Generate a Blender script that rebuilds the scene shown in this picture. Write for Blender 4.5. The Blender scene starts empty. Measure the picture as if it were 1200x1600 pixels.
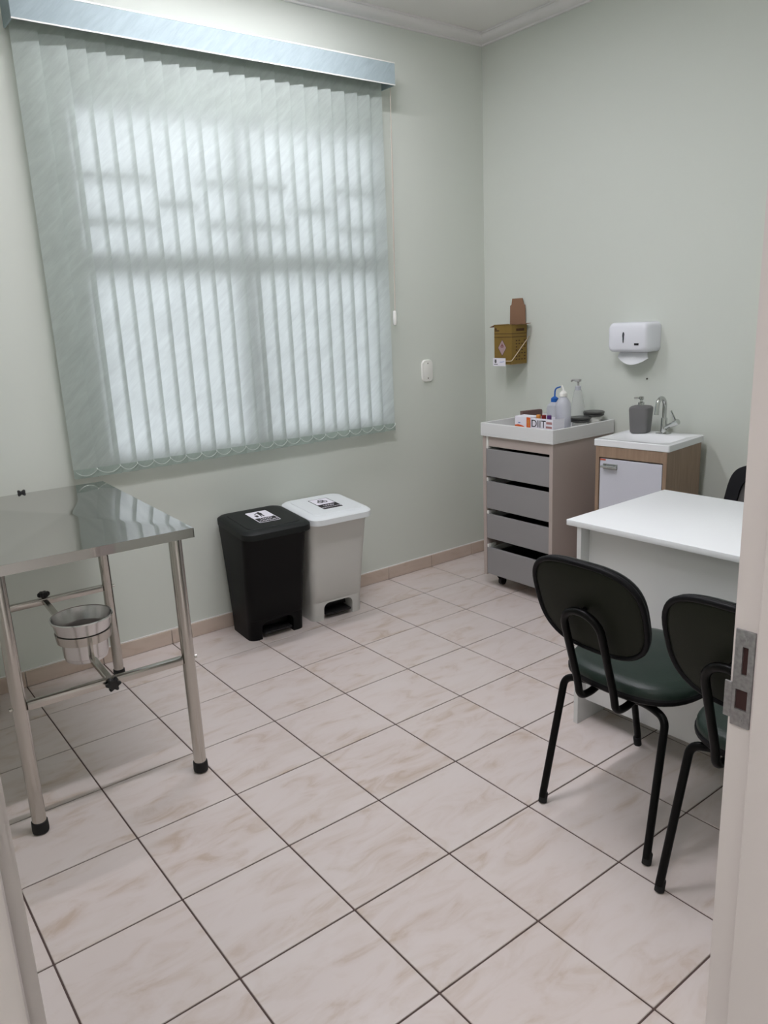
import bpy, bmesh, math, random
from mathutils import Matrix, Vector
random.seed(7)
C = bpy.context.scene.collection
sc = bpy.context.scene
PI = math.pi

# ---------------------------------------------------------------- camera, light, exposure
cd = bpy.data.cameras.new('camera'); cam = bpy.data.objects.new('camera', cd); C.objects.link(cam)
cd.sensor_fit = 'HORIZONTAL'; cd.sensor_width = 36.0; cd.lens = 36.0 * 1205.5 / 1200.0
cd.clip_start = 0.02
R_ = ((0.7909738, -0.61030989, -0.04338519), (-0.1844246, -0.17020584, -0.96799666), (0.58339353, 0.7736613, -0.24718452))
cam.matrix_world = Matrix(((R_[0][0], -R_[1][0], -R_[2][0], -0.5766), (R_[0][1], -R_[1][1], -R_[2][1], -3.3449),
                           (R_[0][2], -R_[1][2], -R_[2][2], 1.4646), (0, 0, 0, 1)))
sc.camera = cam
sc.view_settings.view_transform = 'Standard'; sc.view_settings.look = 'None'
sc.view_settings.exposure = 0.0; sc.view_settings.gamma = 1.0; sc.view_settings.use_curve_mapping = False
SKY = (0.94, 0.94, 1.07); SKY_STRENGTH = 3.2
LAMPS = ((1.15, -0.52), (0.60, -1.75)); LAMP_POWER = (95.0, 175.0); LAMP_COLOR = (1.0, 0.975, 1.05)
HALL_POWER = 24.0
w = bpy.data.worlds.new('overcast_sky'); sc.world = w; w.use_nodes = True
w.node_tree.nodes['Background'].inputs[0].default_value = (*SKY, 1); w.node_tree.nodes['Background'].inputs[1].default_value = SKY_STRENGTH

# ---------------------------------------------------------------- materials
def lin(c):
    return tuple(((x / 255) / 12.92 if x / 255 <= 0.04045 else ((x / 255 + 0.055) / 1.055) ** 2.4) for x in c)
def mat(name, col, rough=0.5, metal=0.0, spec=0.5, bump=0, bscale=40, var=0.0, vscale=6, emit=None, coat=0, trans=0, ior=1.45, alpha=1):
    m = bpy.data.materials.new(name); m.use_nodes = True
    nt = m.node_tree; b = nt.nodes['Principled BSDF']; c = lin(col)
    b.inputs['Base Color'].default_value = (*c, 1); b.inputs['Roughness'].default_value = rough
    b.inputs['Metallic'].default_value = metal; b.inputs['Specular IOR Level'].default_value = spec
    b.inputs['Coat Weight'].default_value = coat; b.inputs['Transmission Weight'].default_value = trans; b.inputs['IOR'].default_value = ior
    b.inputs['Alpha'].default_value = alpha
    tc = nt.nodes.new('ShaderNodeTexCoord')
    if var:
        n = nt.nodes.new('ShaderNodeTexNoise'); n.inputs['Scale'].default_value = vscale; n.inputs['Detail'].default_value = 4
        nt.links.new(tc.outputs['Object'], n.inputs['Vector'])
        x = nt.nodes.new('ShaderNodeMix'); x.data_type = 'RGBA'
        x.inputs[6].default_value = (*[k * (1 - var) for k in c], 1); x.inputs[7].default_value = (*[min(1, k * (1 + var)) for k in c], 1)
        nt.links.new(n.outputs['Fac'], x.inputs[0]); nt.links.new(x.outputs[2], b.inputs['Base Color'])
    if bump:
        n = nt.nodes.new('ShaderNodeTexNoise'); n.inputs['Scale'].default_value = bscale; n.inputs['Detail'].default_value = 3
        nt.links.new(tc.outputs['Object'], n.inputs['Vector'])
        q = nt.nodes.new('ShaderNodeBump'); q.inputs['Strength'].default_value = bump; q.inputs['Distance'].default_value = 0.002
        nt.links.new(n.outputs['Fac'], q.inputs['Height']); nt.links.new(q.outputs['Normal'], b.inputs['Normal'])
    if emit:
        b.inputs['Emission Color'].default_value = (*emit[0], 1); b.inputs['Emission Strength'].default_value = emit[1]
    return m
def tile_material(name, base, dark, light, scale, stretch, rough):
    m = bpy.data.materials.new(name); m.use_nodes = True; nt = m.node_tree; b = nt.nodes['Principled BSDF']; L = nt.links.new
    tc = nt.nodes.new('ShaderNodeTexCoord'); oi = nt.nodes.new('ShaderNodeObjectInfo')
    mu = nt.nodes.new('ShaderNodeVectorMath'); mu.operation = 'SCALE'; mu.inputs[0].default_value = (37, 91, 53); L(oi.outputs['Random'], mu.inputs['Scale'])
    ad = nt.nodes.new('ShaderNodeVectorMath'); L(tc.outputs['Object'], ad.inputs[0]); L(mu.outputs[0], ad.inputs[1])
    mp = nt.nodes.new('ShaderNodeMapping'); mp.inputs['Rotation'].default_value = (0, 0, 0.22); mp.inputs['Scale'].default_value = stretch; L(ad.outputs[0], mp.inputs[0])
    n1 = nt.nodes.new('ShaderNodeTexNoise'); n1.inputs['Scale'].default_value = scale; n1.inputs['Detail'].default_value = 6; n1.inputs['Roughness'].default_value = 0.6; n1.inputs['Distortion'].default_value = 0.9
    n2 = nt.nodes.new('ShaderNodeTexNoise'); n2.inputs['Scale'].default_value = scale * 0.45; n2.inputs['Detail'].default_value = 3
    L(mp.outputs[0], n1.inputs['Vector']); L(mp.outputs[0], n2.inputs['Vector'])
    r1 = nt.nodes.new('ShaderNodeValToRGB'); e = r1.color_ramp.elements
    e[0].position = 0.30; e[0].color = (*lin(dark), 1); e[1].position = 0.56; e[1].color = (*lin(base), 1)
    k = e.new(0.44); k.color = (*[(lin(base)[i] * 0.72 + lin(dark)[i] * 0.28) for i in range(3)], 1)
    L(n1.outputs['Fac'], r1.inputs[0])
    x = nt.nodes.new('ShaderNodeMix'); x.data_type = 'RGBA'; x.inputs[7].default_value = (*lin(light), 1)
    r2 = nt.nodes.new('ShaderNodeMapRange'); r2.inputs[1].default_value = 0.42; r2.inputs[2].default_value = 0.66; r2.inputs[4].default_value = 0.6
    L(n2.outputs['Fac'], r2.inputs[0]); L(r2.outputs[0], x.inputs[0]); L(r1.outputs[0], x.inputs[6]); L(x.outputs[2], b.inputs['Base Color'])
    b.inputs['Roughness'].default_value = rough; b.inputs['Specular IOR Level'].default_value = 0.4
    return m
def wood_material(name, a, bcol):
    m = bpy.data.materials.new(name); m.use_nodes = True; nt = m.node_tree; b = nt.nodes['Principled BSDF']; L = nt.links.new
    tc = nt.nodes.new('ShaderNodeTexCoord'); mp = nt.nodes.new('ShaderNodeMapping'); mp.inputs['Scale'].default_value = (30, 30, 2.2); L(tc.outputs['Object'], mp.inputs[0])
    n = nt.nodes.new('ShaderNodeTexNoise'); n.inputs['Scale'].default_value = 2.5; n.inputs['Detail'].default_value = 5; n.inputs['Distortion'].default_value = 0.6; L(mp.outputs[0], n.inputs['Vector'])
    r = nt.nodes.new('ShaderNodeValToRGB'); r.color_ramp.elements[0].position = 0.32; r.color_ramp.elements[0].color = (*lin(a), 1)
    r.color_ramp.elements[1].position = 0.68; r.color_ramp.elements[1].color = (*lin(bcol), 1); L(n.outputs['Fac'], r.inputs[0]); L(r.outputs[0], b.inputs['Base Color'])
    b.inputs['Roughness'].default_value = 0.5
    return m
def fabric_material(name, col, translucent, blur):
    """crinkled blind cloth: reflects, scatters light through, and lets a blurred view through"""
    m = bpy.data.materials.new(name); m.use_nodes = True; nt = m.node_tree; L = nt.links.new
    nt.nodes.remove(nt.nodes['Principled BSDF']); out = nt.nodes['Material Output']
    tc = nt.nodes.new('ShaderNodeTexCoord')
    ro = nt.nodes.new('ShaderNodeMapping'); ro.inputs['Rotation'].default_value = (0, 0.8, 0); L(tc.outputs['Object'], ro.inputs[0])
    mp = nt.nodes.new('ShaderNodeMapping'); mp.inputs['Scale'].default_value = (9, 9, 42); L(ro.outputs[0], mp.inputs[0])
    n = nt.nodes.new('ShaderNodeTexNoise'); n.inputs['Scale'].default_value = 1.0; n.inputs['Detail'].default_value = 4; n.inputs['Distortion'].default_value = 0.7; L(mp.outputs[0], n.inputs['Vector'])
    mp2 = nt.nodes.new('ShaderNodeMapping'); mp2.inputs['Scale'].default_value = (24, 24, 200); L(ro.outputs[0], mp2.inputs[0])
    n2 = nt.nodes.new('ShaderNodeTexNoise'); n2.inputs['Scale'].default_value = 1.0; n2.inputs['Detail'].default_value = 2; L(mp2.outputs[0], n2.inputs['Vector'])
    ad = nt.nodes.new('ShaderNodeMath'); ad.operation = 'MULTIPLY_ADD'; ad.inputs[1].default_value = 0.35; L(n2.outputs['Fac'], ad.inputs[0]); L(n.outputs['Fac'], ad.inputs[2])
    bu = nt.nodes.new('ShaderNodeBump'); bu.inputs['Strength'].default_value = 0.3; bu.inputs['Distance'].default_value = 0.004; L(ad.outputs[0], bu.inputs['Height'])
    r = nt.nodes.new('ShaderNodeMapRange'); r.inputs[1].default_value = 0.45; r.inputs[2].default_value = 0.95; r.inputs[3].default_value = 0.9; r.inputs[4].default_value = 1.06; L(ad.outputs[0], r.inputs[0])
    c = nt.nodes.new('ShaderNodeVectorMath'); c.operation = 'SCALE'; c.inputs[0].default_value = lin(col); L(r.outputs[0], c.inputs['Scale'])
    d = nt.nodes.new('ShaderNodeBsdfDiffuse'); L(c.outputs[0], d.inputs['Color']); L(bu.outputs['Normal'], d.inputs['Normal'])
    t = nt.nodes.new('ShaderNodeBsdfTranslucent'); L(c.outputs[0], t.inputs['Color'])
    mx = nt.nodes.new('ShaderNodeMixShader'); mx.inputs[0].default_value = translucent; L(d.outputs[0], mx.inputs[1]); L(t.outputs[0], mx.inputs[2])
    if blur:
        g = nt.nodes.new('ShaderNodeBsdfRefraction'); g.inputs['Roughness'].default_value = 0.95; g.inputs['IOR'].default_value = 1.35
        L(c.outputs[0], g.inputs['Color'])
        m2 = nt.nodes.new('ShaderNodeMixShader'); m2.inputs[0].default_value = blur; L(mx.outputs[0], m2.inputs[1]); L(g.outputs[0], m2.inputs[2]); mx = m2
    L(mx.outputs[0], out.inputs['Surface'])
    return m
def glass_material(name, tint=(1, 1, 1), gloss=0.08, rough=0.05):
    m = bpy.data.materials.new(name); m.use_nodes = True; nt = m.node_tree; L = nt.links.new
    nt.nodes.remove(nt.nodes['Principled BSDF']); out = nt.nodes['Material Output']
    t = nt.nodes.new('ShaderNodeBsdfTransparent'); t.inputs[0].default_value = (*tint, 1)
    g = nt.nodes.new('ShaderNodeBsdfGlossy'); g.inputs['Roughness'].default_value = rough
    f = nt.nodes.new('ShaderNodeFresnel'); f.inputs[0].default_value = 1.45
    k = nt.nodes.new('ShaderNodeMath'); k.operation = 'ADD'; k.use_clamp = True; k.inputs[1].default_value = gloss; L(f.outputs[0], k.inputs[0])
    mx = nt.nodes.new('ShaderNodeMixShader'); L(k.outputs[0], mx.inputs[0]); L(t.outputs[0], mx.inputs[1]); L(g.outputs[0], mx.inputs[2]); L(mx.outputs[0], out.inputs[0])
    return m
def milky_material(name, col, alpha):
    m = bpy.data.materials.new(name); m.use_nodes = True; nt = m.node_tree; L = nt.links.new
    b = nt.nodes['Principled BSDF']; out = nt.nodes['Material Output']; b.inputs['Base Color'].default_value = (*lin(col), 1); b.inputs['Roughness'].default_value = 0.3
    t = nt.nodes.new('ShaderNodeBsdfTransparent'); mx = nt.nodes.new('ShaderNodeMixShader'); mx.inputs[0].default_value = alpha
    L(t.outputs[0], mx.inputs[1]); L(b.outputs[0], mx.inputs[2]); L(mx.outputs[0], out.inputs[0])
    return m

WALL = mat('pale_green_wall_paint', (214, 219, 210), 0.75, bump=0.08, bscale=60, spec=0.25)
CEIL = mat('white_ceiling_paint', (234, 232, 228), 0.85, spec=0.2)
PLASTER = mat('white_plaster', (232, 230, 228), 0.7, spec=0.25)
GROUT = mat('dark_grout', (92, 78, 74), 0.9, spec=0.2)
TILE = tile_material('marbled_cream_tile', (215, 204, 199), (194, 176, 161), (219, 210, 206), 5.5, (1.0, 2.6, 1.0), 0.33)
BASE = tile_material('beige_baseboard_tile', (203, 186, 172), (188, 168, 150), (210, 195, 182), 7, (1, 1, 2), 0.4)
JAMB = mat('white_door_frame_paint', (216, 208, 206), 0.5, bump=0.12, bscale=25, var=0.02, vscale=5)
STEEL = mat('brushed_stainless_steel', (184, 181, 178), 0.05, 1.0)
STEELLEG = mat('polished_steel_tube', (194, 190, 184), 0.2, 1.0)
ALU = mat('bright_aluminium', (214, 212, 212), 0.22, 1.0, bump=0.05, bscale=40)
CHROME = mat('chrome', (200, 202, 200), 0.12, 1.0)
ZINC = mat('worn_zinc', (158, 156, 157), 0.42, 0.8, bump=0.6, bscale=160, var=0.45, vscale=160)
BLACKPL = mat('black_plastic', (24, 24, 25), 0.42)
BLACKRUB = mat('black_rubber', (20, 20, 21), 0.7)
BINBLACK = mat('black_bin_plastic', (8, 8, 9), 0.5, bump=0.05, bscale=200, spec=0.2)
LIDBLACK = mat('black_bin_lid_plastic', (26, 29, 28), 0.5, bump=0.05, bscale=200, spec=0.3)
BINWHITE = mat('light_grey_bin_plastic', (205, 205, 200), 0.4)
LIDWHITE = mat('white_bin_lid_plastic', (226, 231, 232), 0.4)
STICK = mat('white_sticker', (240, 238, 246), 0.5)
INK = mat('black_ink', (22, 20, 24), 0.6)
REDINK = mat('dark_red_ink', (110, 28, 36), 0.6)
BLUEINK = mat('blue_ink', (92, 122, 190), 0.6)
BROWNINK = mat('brown_ink', (72, 44, 20), 0.7)
MDFGREY = mat('grey_laminate', (150, 148, 148), 0.5, var=0.01)
MDFTAUPE = mat('taupe_laminate', (186, 173, 166), 0.5)
MDFWHITE = mat('white_laminate', (226, 227, 226), 0.42)
DESKTOP = mat('white_desk_laminate', (240, 243, 244), 0.35)
DOORWHITE = mat('white_cabinet_door', (212, 213, 222), 0.3)
DARKIN = mat('dark_cabinet_inside', (40, 38, 38), 0.8)
OAK = wood_material('light_brown_wood_laminate', (146, 122, 102), (164, 139, 117))
CERAM = mat('white_ceramic', (240, 242, 243), 0.18)
STONEWARE = mat('grey_soap_stoneware', (112, 111, 111), 0.55)
VINYL = mat('dark_green_vinyl', (32, 46, 40), 0.36, bump=0.25, bscale=350, spec=0.4)
BACKVINYL = mat('olive_black_vinyl', (30, 33, 24), 0.55, bump=0.2, bscale=350, spec=0.2)
PIPING = mat('black_vinyl_piping', (11, 11, 14), 0.5, spec=0.2)
FRAME = mat('black_enamel_steel', (7, 7, 7), 0.35, spec=0.18)
CARD = mat('yellow_printed_cardboard', (132, 106, 46), 0.65, var=0.06, vscale=30)
CARDBROWN = mat('brown_cardboard', (146, 112, 88), 0.8, var=0.05, vscale=40)
CARDEDGE = mat('dark_brown_carton', (112, 88, 84), 0.7)
DISP = mat('white_dispenser_plastic', (236, 238, 244), 0.25)
PAPER = mat('white_paper', (232, 234, 236), 0.9)
WIRE = mat('cream_wire', (214, 196, 172), 0.4)
ORANGE = mat('orange_print', (226, 98, 40), 0.5)
CAPORANGE = mat('orange_cap', (216, 140, 62), 0.5)
CAPRED = mat('dark_red_cap', (128, 22, 22), 0.5)
CAPPURPLE = mat('purple_cap', (86, 44, 110), 0.5)
BLUEPL = mat('blue_plastic', (22, 92, 176), 0.4)
GLASS = glass_material('clear_glass')
CLEARPL = glass_material('clear_plastic', (0.86, 0.88, 0.87), 0.07, 0.12)
MILKY = milky_material('milky_polyethylene', (214, 216, 226), 0.62)
LIQUID = milky_material('grey_liquid', (176, 174, 190), 0.75)
SLAT = fabric_material('mint_blind_cloth', (210, 219, 214), 0.40, 0.20)
HEM = fabric_material('mint_blind_hem_cloth', (172, 186, 177), 0.22, 0.0)
VALANCE = fabric_material('mint_valance_cloth', (163, 178, 181), 0.0, 0.0)
WHITEPL = mat('white_plastic', (236, 236, 230), 0.4)
CORD = mat('cream_cord', (206, 196, 184), 0.8)
BEAD = mat('clear_white_beads', (204, 214, 207), 0.35)
IRON = mat('grey_painted_iron', (120, 126, 124), 0.5)
MESH = mat('grey_mesh_fabric', (104, 102, 100), 0.9, bump=0.5, bscale=500)
DARKFAB = mat('black_office_fabric', (17, 17, 23), 0.75)
LIDGREY = mat('dark_grey_lid', (72, 72, 70), 0.35)
HALLDIFF = mat('hall_lamp_diffuser', (250, 250, 248), 0.5, emit=((1.0, 0.955, 0.96), HALL_POWER))

# ---------------------------------------------------------------- mesh helpers
def merge(dst, src, M=None):
    mp = {}
    for v in src.verts: mp[v] = dst.verts.new(M @ v.co if M else v.co)
    for f in src.faces:
        try: dst.faces.new([mp[v] for v in f.verts])
        except ValueError: pass
    src.free()
class MB:
    def __init__(s): s.bm = bmesh.new()
    def box(s, lo, hi, bev=0.0, seg=2, M=None):
        b = bmesh.new(); bmesh.ops.create_cube(b, size=1.0)
        for v in b.verts:
            v.co = Vector([(lo[i] + hi[i]) / 2 + v.co[i] * (hi[i] - lo[i]) for i in range(3)])
        if bev: bmesh.ops.bevel(b, geom=b.edges[:], offset=bev, segments=seg, affect='EDGES', profile=0.5)
        merge(s.bm, b, M); return s
    def loft(s, rings, cap0=True, cap1=True, closed=True, M=None):
        b = bmesh.new(); V = [[b.verts.new(p) for p in r] for r in rings]; n = len(rings[0])
        for i in range(len(V) - 1):
            for j in range(n if closed else n - 1):
                k = (j + 1) % n; b.faces.new((V[i][j], V[i][k], V[i + 1][k], V[i + 1][j]))
        if cap0: b.faces.new(V[0][::-1])
        if cap1: b.faces.new(V[-1])
        bmesh.ops.recalc_face_normals(b, faces=b.faces[:]); merge(s.bm, b, M); return s
    def tube(s, pts, r, n=10, closed=False, M=None):
        pts = [Vector(p) for p in pts]; N = len(pts); rings = []
        rr = r if isinstance(r, (list, tuple)) else [r] * N
        T = []
        for i in range(N):
            a = pts[(i - 1) % N] if (closed or i > 0) else pts[i]; c = pts[(i + 1) % N] if (closed or i < N - 1) else pts[i]
            T.append((c - a).normalized())
        u = T[0].orthogonal().normalized()
        for i in range(N):
            u = (u - T[i] * u.dot(T[i])).normalized(); v = T[i].cross(u)
            rings.append([pts[i] + (u * math.cos(2 * PI * k / n) + v * math.sin(2 * PI * k / n)) * rr[i] for k in range(n)])
        if closed: rings.append(rings[0]); return s.loft(rings, False, False, M=M)
        return s.loft(rings, M=M)
    def cyl(s, p0, p1, r, r1=None, n=16, M=None): return s.tube([p0, p1], [r, r if r1 is None else r1], n, M=M)
    def lathe(s, prof, c=(0, 0, 0), n=24, cap0=True, cap1=True, M=None):
        rings = [[(c[0] + max(r, 1e-5) * math.cos(2 * PI * k / n), c[1] + max(r, 1e-5) * math.sin(2 * PI * k / n), c[2] + z) for k in range(n)] for r, z in prof]
        return s.loft(rings, cap0, cap1, M=M)
    def prism(s, poly, z0, z1, M=None, bev=0):
        b = bmesh.new(); A = [b.verts.new((x, y, z0)) for x, y in poly]; B = [b.verts.new((x, y, z1)) for x, y in poly]; n = len(poly)
        b.faces.new(A[::-1]); b.faces.new(B)
        for i in range(n): b.faces.new((A[i], A[(i + 1) % n], B[(i + 1) % n], B[i]))
        bmesh.ops.recalc_face_normals(b, faces=b.faces[:])
        if bev: bmesh.ops.bevel(b, geom=b.edges[:], offset=bev, segments=2, affect='EDGES')
        merge(s.bm, b, M); return s
def finish(me, m, ang=35):
    me.materials.append(m)
    me.polygons.foreach_set('use_smooth', [True] * len(me.polygons)); me.set_sharp_from_angle(angle=math.radians(ang)); return me
def build(name, mb, m, parent=None, loc=None, label=None, ang=35):
    me = bpy.data.meshes.new(name)
    bm = mb.bm if isinstance(mb, MB) else mb
    bm.to_mesh(me); bm.free(); finish(me, m, ang)
    return obj(name, me, parent, loc, label)
def obj(name, me, parent=None, loc=None, label=None):
    o = bpy.data.objects.new(name, me); C.objects.link(o)
    if parent: o.parent = parent
    if loc: o.location = loc
    if label: o['label'] = label
    return o
def thing(name, label, cat, loc=(0, 0, 0), rz=0, group=None):
    o = bpy.data.objects.new(name, None); C.objects.link(o); o.location = loc; o.rotation_euler = (0, 0, rz); o.empty_display_size = 0.1
    o['label'] = label; o['category'] = cat
    if group: o['group'] = group
    return o
def tag(o, label, cat, group=None):
    o['label'] = label; o['category'] = cat
    if group: o['group'] = group
    return o
def struct(name, mb, m, parent=None):
    o = build(name, mb, m, parent)
    if not parent: o['kind'] = 'structure'
    return o
def copy_tree(o, parent=None):
    c = o.copy(); C.objects.link(c)
    if parent: c.parent = parent
    for ch in list(o.children): copy_tree(ch, c)
    return c
def rrect(w, d, r, n=5, c=(0, 0)):
    P = []
    for (sx, sy, a0) in ((1, 1, 0), (-1, 1, 90), (-1, -1, 180), (1, -1, 270)):
        for k in range(n + 1):
            a = math.radians(a0 + 90 * k / n); P.append((c[0] + sx * (w / 2 - r) + r * math.cos(a), c[1] + sy * (d / 2 - r) + r * math.sin(a)))
    return P
def ring(P, z): return [(x, y, z) for x, y in P]
def sell(a, b, e, n=40):
    return [(a * math.copysign(abs(math.cos(t)) ** (2 / e), math.cos(t)), b * math.copysign(abs(math.sin(t)) ** (2 / e), math.sin(t))) for t in [2 * PI * k / n for k in range(n)]]
def smooth_path(pts, r=0.04, n=6):
    P = [Vector(p) for p in pts]; out = [P[0]]
    for i in range(1, len(P) - 1):
        a, b, c = P[i - 1], P[i], P[i + 1]; d = min(r, (a - b).length * 0.5, (c - b).length * 0.5)
        s, e = b + (a - b).normalized() * d, b + (c - b).normalized() * d
        for k in range(n + 1):
            t = k / n; out.append(s * (1 - t) ** 2 + b * 2 * t * (1 - t) + e * t * t)
    out.append(P[-1]); return out
def text_mb(body, size, M):
    cu = bpy.data.curves.new('lettering', 'FONT'); cu.body = body; cu.size = size; cu.align_x = 'CENTER'; cu.align_y = 'CENTER'; cu.extrude = 0.0002
    to = bpy.data.objects.new('lettering', cu); C.objects.link(to)
    dg = bpy.context.evaluated_depsgraph_get(); me = bpy.data.meshes.new_from_object(to.evaluated_get(dg))
    b = bmesh.new(); b.from_mesh(me); bpy.data.objects.remove(to); bpy.data.curves.remove(cu); bpy.data.meshes.remove(me)
    mb = MB(); merge(mb.bm, b, M); return mb
def boolean(mb, cut):
    a = bpy.data.meshes.new('a'); mb.bm.to_mesh(a); mb.bm.free(); c = bpy.data.meshes.new('c'); cut.bm.to_mesh(c); cut.bm.free()
    ao = bpy.data.objects.new('a', a); co = bpy.data.objects.new('c', c); C.objects.link(ao); C.objects.link(co)
    md = ao.modifiers.new('b', 'BOOLEAN'); md.object = co; md.operation = 'DIFFERENCE'; md.solver = 'EXACT'
    dg = bpy.context.evaluated_depsgraph_get(); me = bpy.data.meshes.new_from_object(ao.evaluated_get(dg))
    r = MB(); r.bm.from_mesh(me)
    for o in (ao, co): bpy.data.objects.remove(o)
    for x in (a, c, me): bpy.data.meshes.remove(x)
    return r
def frame_xy(origin, ex, ey):
    """matrix sending (x, y, z) to origin + x*ex + y*ey + z*(ex x ey)"""
    ex, ey = Vector(ex).normalized(), Vector(ey).normalized(); ez = ex.cross(ey)
    return Matrix(((ex.x, ey.x, ez.x, origin[0]), (ex.y, ey.y, ez.y, origin[1]), (ex.z, ey.z, ez.z, origin[2]), (0, 0, 0, 1)))

# ---------------------------------------------------------------- room shell
XR, XL, YF, ZC, S = 2.752, -1.60, -2.85, 2.89, 0.325
WX0, WX1, WZ0, WZ1 = 0.475, 2.025, 0.880, 2.335
b = MB()
b.box((XL - .15, 0, -.05), (WX0, .15, ZC)); b.box((WX1, 0, -.05), (XR + .15, .15, ZC)); b.box((WX0, 0, -.05), (WX1, .15, WZ0)); b.box((WX0, 0, WZ1), (WX1, .15, ZC))
struct('wall_window', b, WALL)
struct('wall_right', MB().box((XR, -4.9, -.05), (XR + .15, 0, ZC)), WALL)
struct('wall_left', MB().box((XL - .15, -4.9, -.05), (XL, 0, ZC)), WALL)
DX0, DX1, DZ, YO = -0.555, 0.405, 2.12, -2.985
b = MB(); b.box((XL, YO, -.05), (DX0, YF, ZC)); b.box((DX1, YO, -.05), (XR, YF, ZC)); b.box((DX0, YO, DZ), (DX1, YF, ZC))
struct('wall_front', b, WALL)
struct('wall_hall', MB().box((XL, -4.9, -.05), (XR, -4.8, ZC)), PLASTER)
struct('ceiling', MB().box((XL - .15, -4.9, ZC), (XR + .15, .15, ZC + .1)), CEIL)
floor = struct('floor', MB().box((XL - .15, -4.9, -.12), (XR + .15, .15, -.0025)), GROUT)
# floor tiles, each its own piece
g = 0.0024
full = MB().box((g, g - S, -.008), (S - g, -g, 0), 0.0012, 1); fm = bpy.data.meshes.new('tile'); full.bm.to_mesh(fm); full.bm.free(); finish(fm, TILE)
for j in range(0, 9):
    for i in range(-5, 9):
        x0, x1, y0, y1 = i * S + g, (i + 1) * S - g, -(j + 1) * S + g, -j * S - g
        cx0, cx1, cy0 = max(x0, XL + .004), min(x1, XR - .004), max(y0, YF + .003)
        if cx1 - cx0 < .01 or y1 - cy0 < .01: continue
        if cx0 == x0 and cx1 == x1 and cy0 == y0: t = obj('tile', fm, floor, (i * S, -j * S, 0))
        else:
            ox, oy = i * S, -j * S
            t = build('tile', MB().box((cx0 - ox, cy0 - oy, -.008), (cx1 - ox, y1 - oy, 0), 0.0012, 1), TILE, floor, (ox, oy, 0))
struct('doorway_floor', MB().box((DX0, YO - .002, -.01), (DX1, YF, 0.0), 0.001, 1), PLASTER)  # unseen floor slab filling the doorway, not a moulding
struct('hall_floor', MB().box((XL, -4.8, -.01), (XR, YO - .002, 0.0)), PLASTER)  # unseen floor slab of the hall outside the door
# baseboards of cut tile
BH = 0.070
bw = struct('baseboard_window', MB().box((XL, -.006, 0), (XR, 0, BH + .003)), PLASTER)
for i in range(-5, 9):
    x0, x1 = max(i * S + .0015, XL), min((i + 1) * S - .0015, XR - .016)
    if x1 - x0 > .01: build('tile', MB().box((x0 - i * S, -.014, .0015), (x1 - i * S, -.006, BH), .0012, 1), BASE, bw, (i * S, 0, 0))
br = struct('baseboard_right', MB().box((XR - .006, YF, 0), (XR, -.016, BH + .003)), PLASTER)
for j in range(0, 9):
    y0, y1 = max(-(j + 1) * S + .0015, YF), min(-j * S - .0015, -.016)
    build('tile', MB().box((XR - .014, y0 + j * S, .0015), (XR - .006, y1 + j * S, BH), .0012, 1), BASE, br, (0, -j * S, 0))
# cornice
prof = [(0, 2.848), (.012, 2.848), (.014, 2.855)] + [(.014 + .05 * math.sin(a) ** 1.0 * 1.0, 2.855 + .022 * (1 - math.cos(a))) for a in [PI / 2 * k / 6 for k in range(1, 7)]] + [(.066, 2.882), (.078, 2.882), (.078, ZC), (0, ZC)]
def crown(name, f0, f1):
    b = MB(); b.loft([[f0(d, z) for d, z in prof], [f1(d, z) for d, z in prof]]); o = struct(name, b, PLASTER); return o
crown('trim_1', lambda d, z: (XL, -d, z), lambda d, z: (XR - d, -d, z))
crown('trim_2', lambda d, z: (XR - d, -d, z), lambda d, z: (XR - d, YF, z))
crown('trim_3', lambda d, z: (XL + d, -d, z), lambda d, z: (XL + d, YF, z))
crown('trim_4', lambda d, z: (XL + d, YF + d, z), lambda d, z: (XR - d, YF + d, z))

# window behind the blind
win = bpy.data.objects.new('window_1', None); C.objects.link(win); win.location = (0, 0, WZ0); win['kind'] = 'structure'
def wbox(name, x0, x1, z0, z1, y0, y1, m, bev=.002): return build(name, MB().box((x0, y0, z0 - WZ0), (x1, y1, z1 - WZ0), bev, 1), m, win)
b = MB()
for q in ((WX0, WX0 + .03, WZ0, WZ1), (WX1 - .03, WX1, WZ0, WZ1), (WX0, WX1, WZ0, WZ0 + .03), (WX0, WX1, WZ1 - .03, WZ1)): b.box((q[0], .03, q[2] - WZ0), (q[1], .075, q[3] - WZ0))
build('frame', b, IRON, win)
wbox('transom', WX0 + .03, WX1 - .03, 1.67, 1.765, .03, .075, IRON)
wbox('mullion', 1.185, 1.265, WZ0 + .03, 1.67, .03, .075, IRON); wbox('mullion', 1.205, 1.245, 1.765, WZ1 - .03, .03, .075, IRON)
for x0, x1 in ((WX0 + .03, 1.185), (1.265, WX1 - .03)): wbox('pane', x0, x1, WZ0 + .03, 1.67, .050, .054, GLASS, 0)
for x0, x1 in ((WX0 + .03, 1.205), (1.245, WX1 - .03)): wbox('pane', x0, x1, 1.765, WZ1 - .03, .050, .054, GLASS, 0)
for x0, x1, zz in ((.505, .80, (2.06, 1.885)), (.80, 1.0, (1.965,)), (1.0, 1.205, (2.06, 1.885)), (1.245, 1.46, (2.06, 1.885)), (1.46, 1.70, (1.965,)), (1.70, 1.995, (2.06, 1.885))):
    for z in zz: wbox('grille_bar', x0, x1, z - .015, z + .015, .006, .026, IRON)
for z in (1.47, 1.30, 1.12): wbox('grille_bar', WX0 + .03, WX1 - .03, z - .008, z + .008, .085, .1, IRON)

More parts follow.
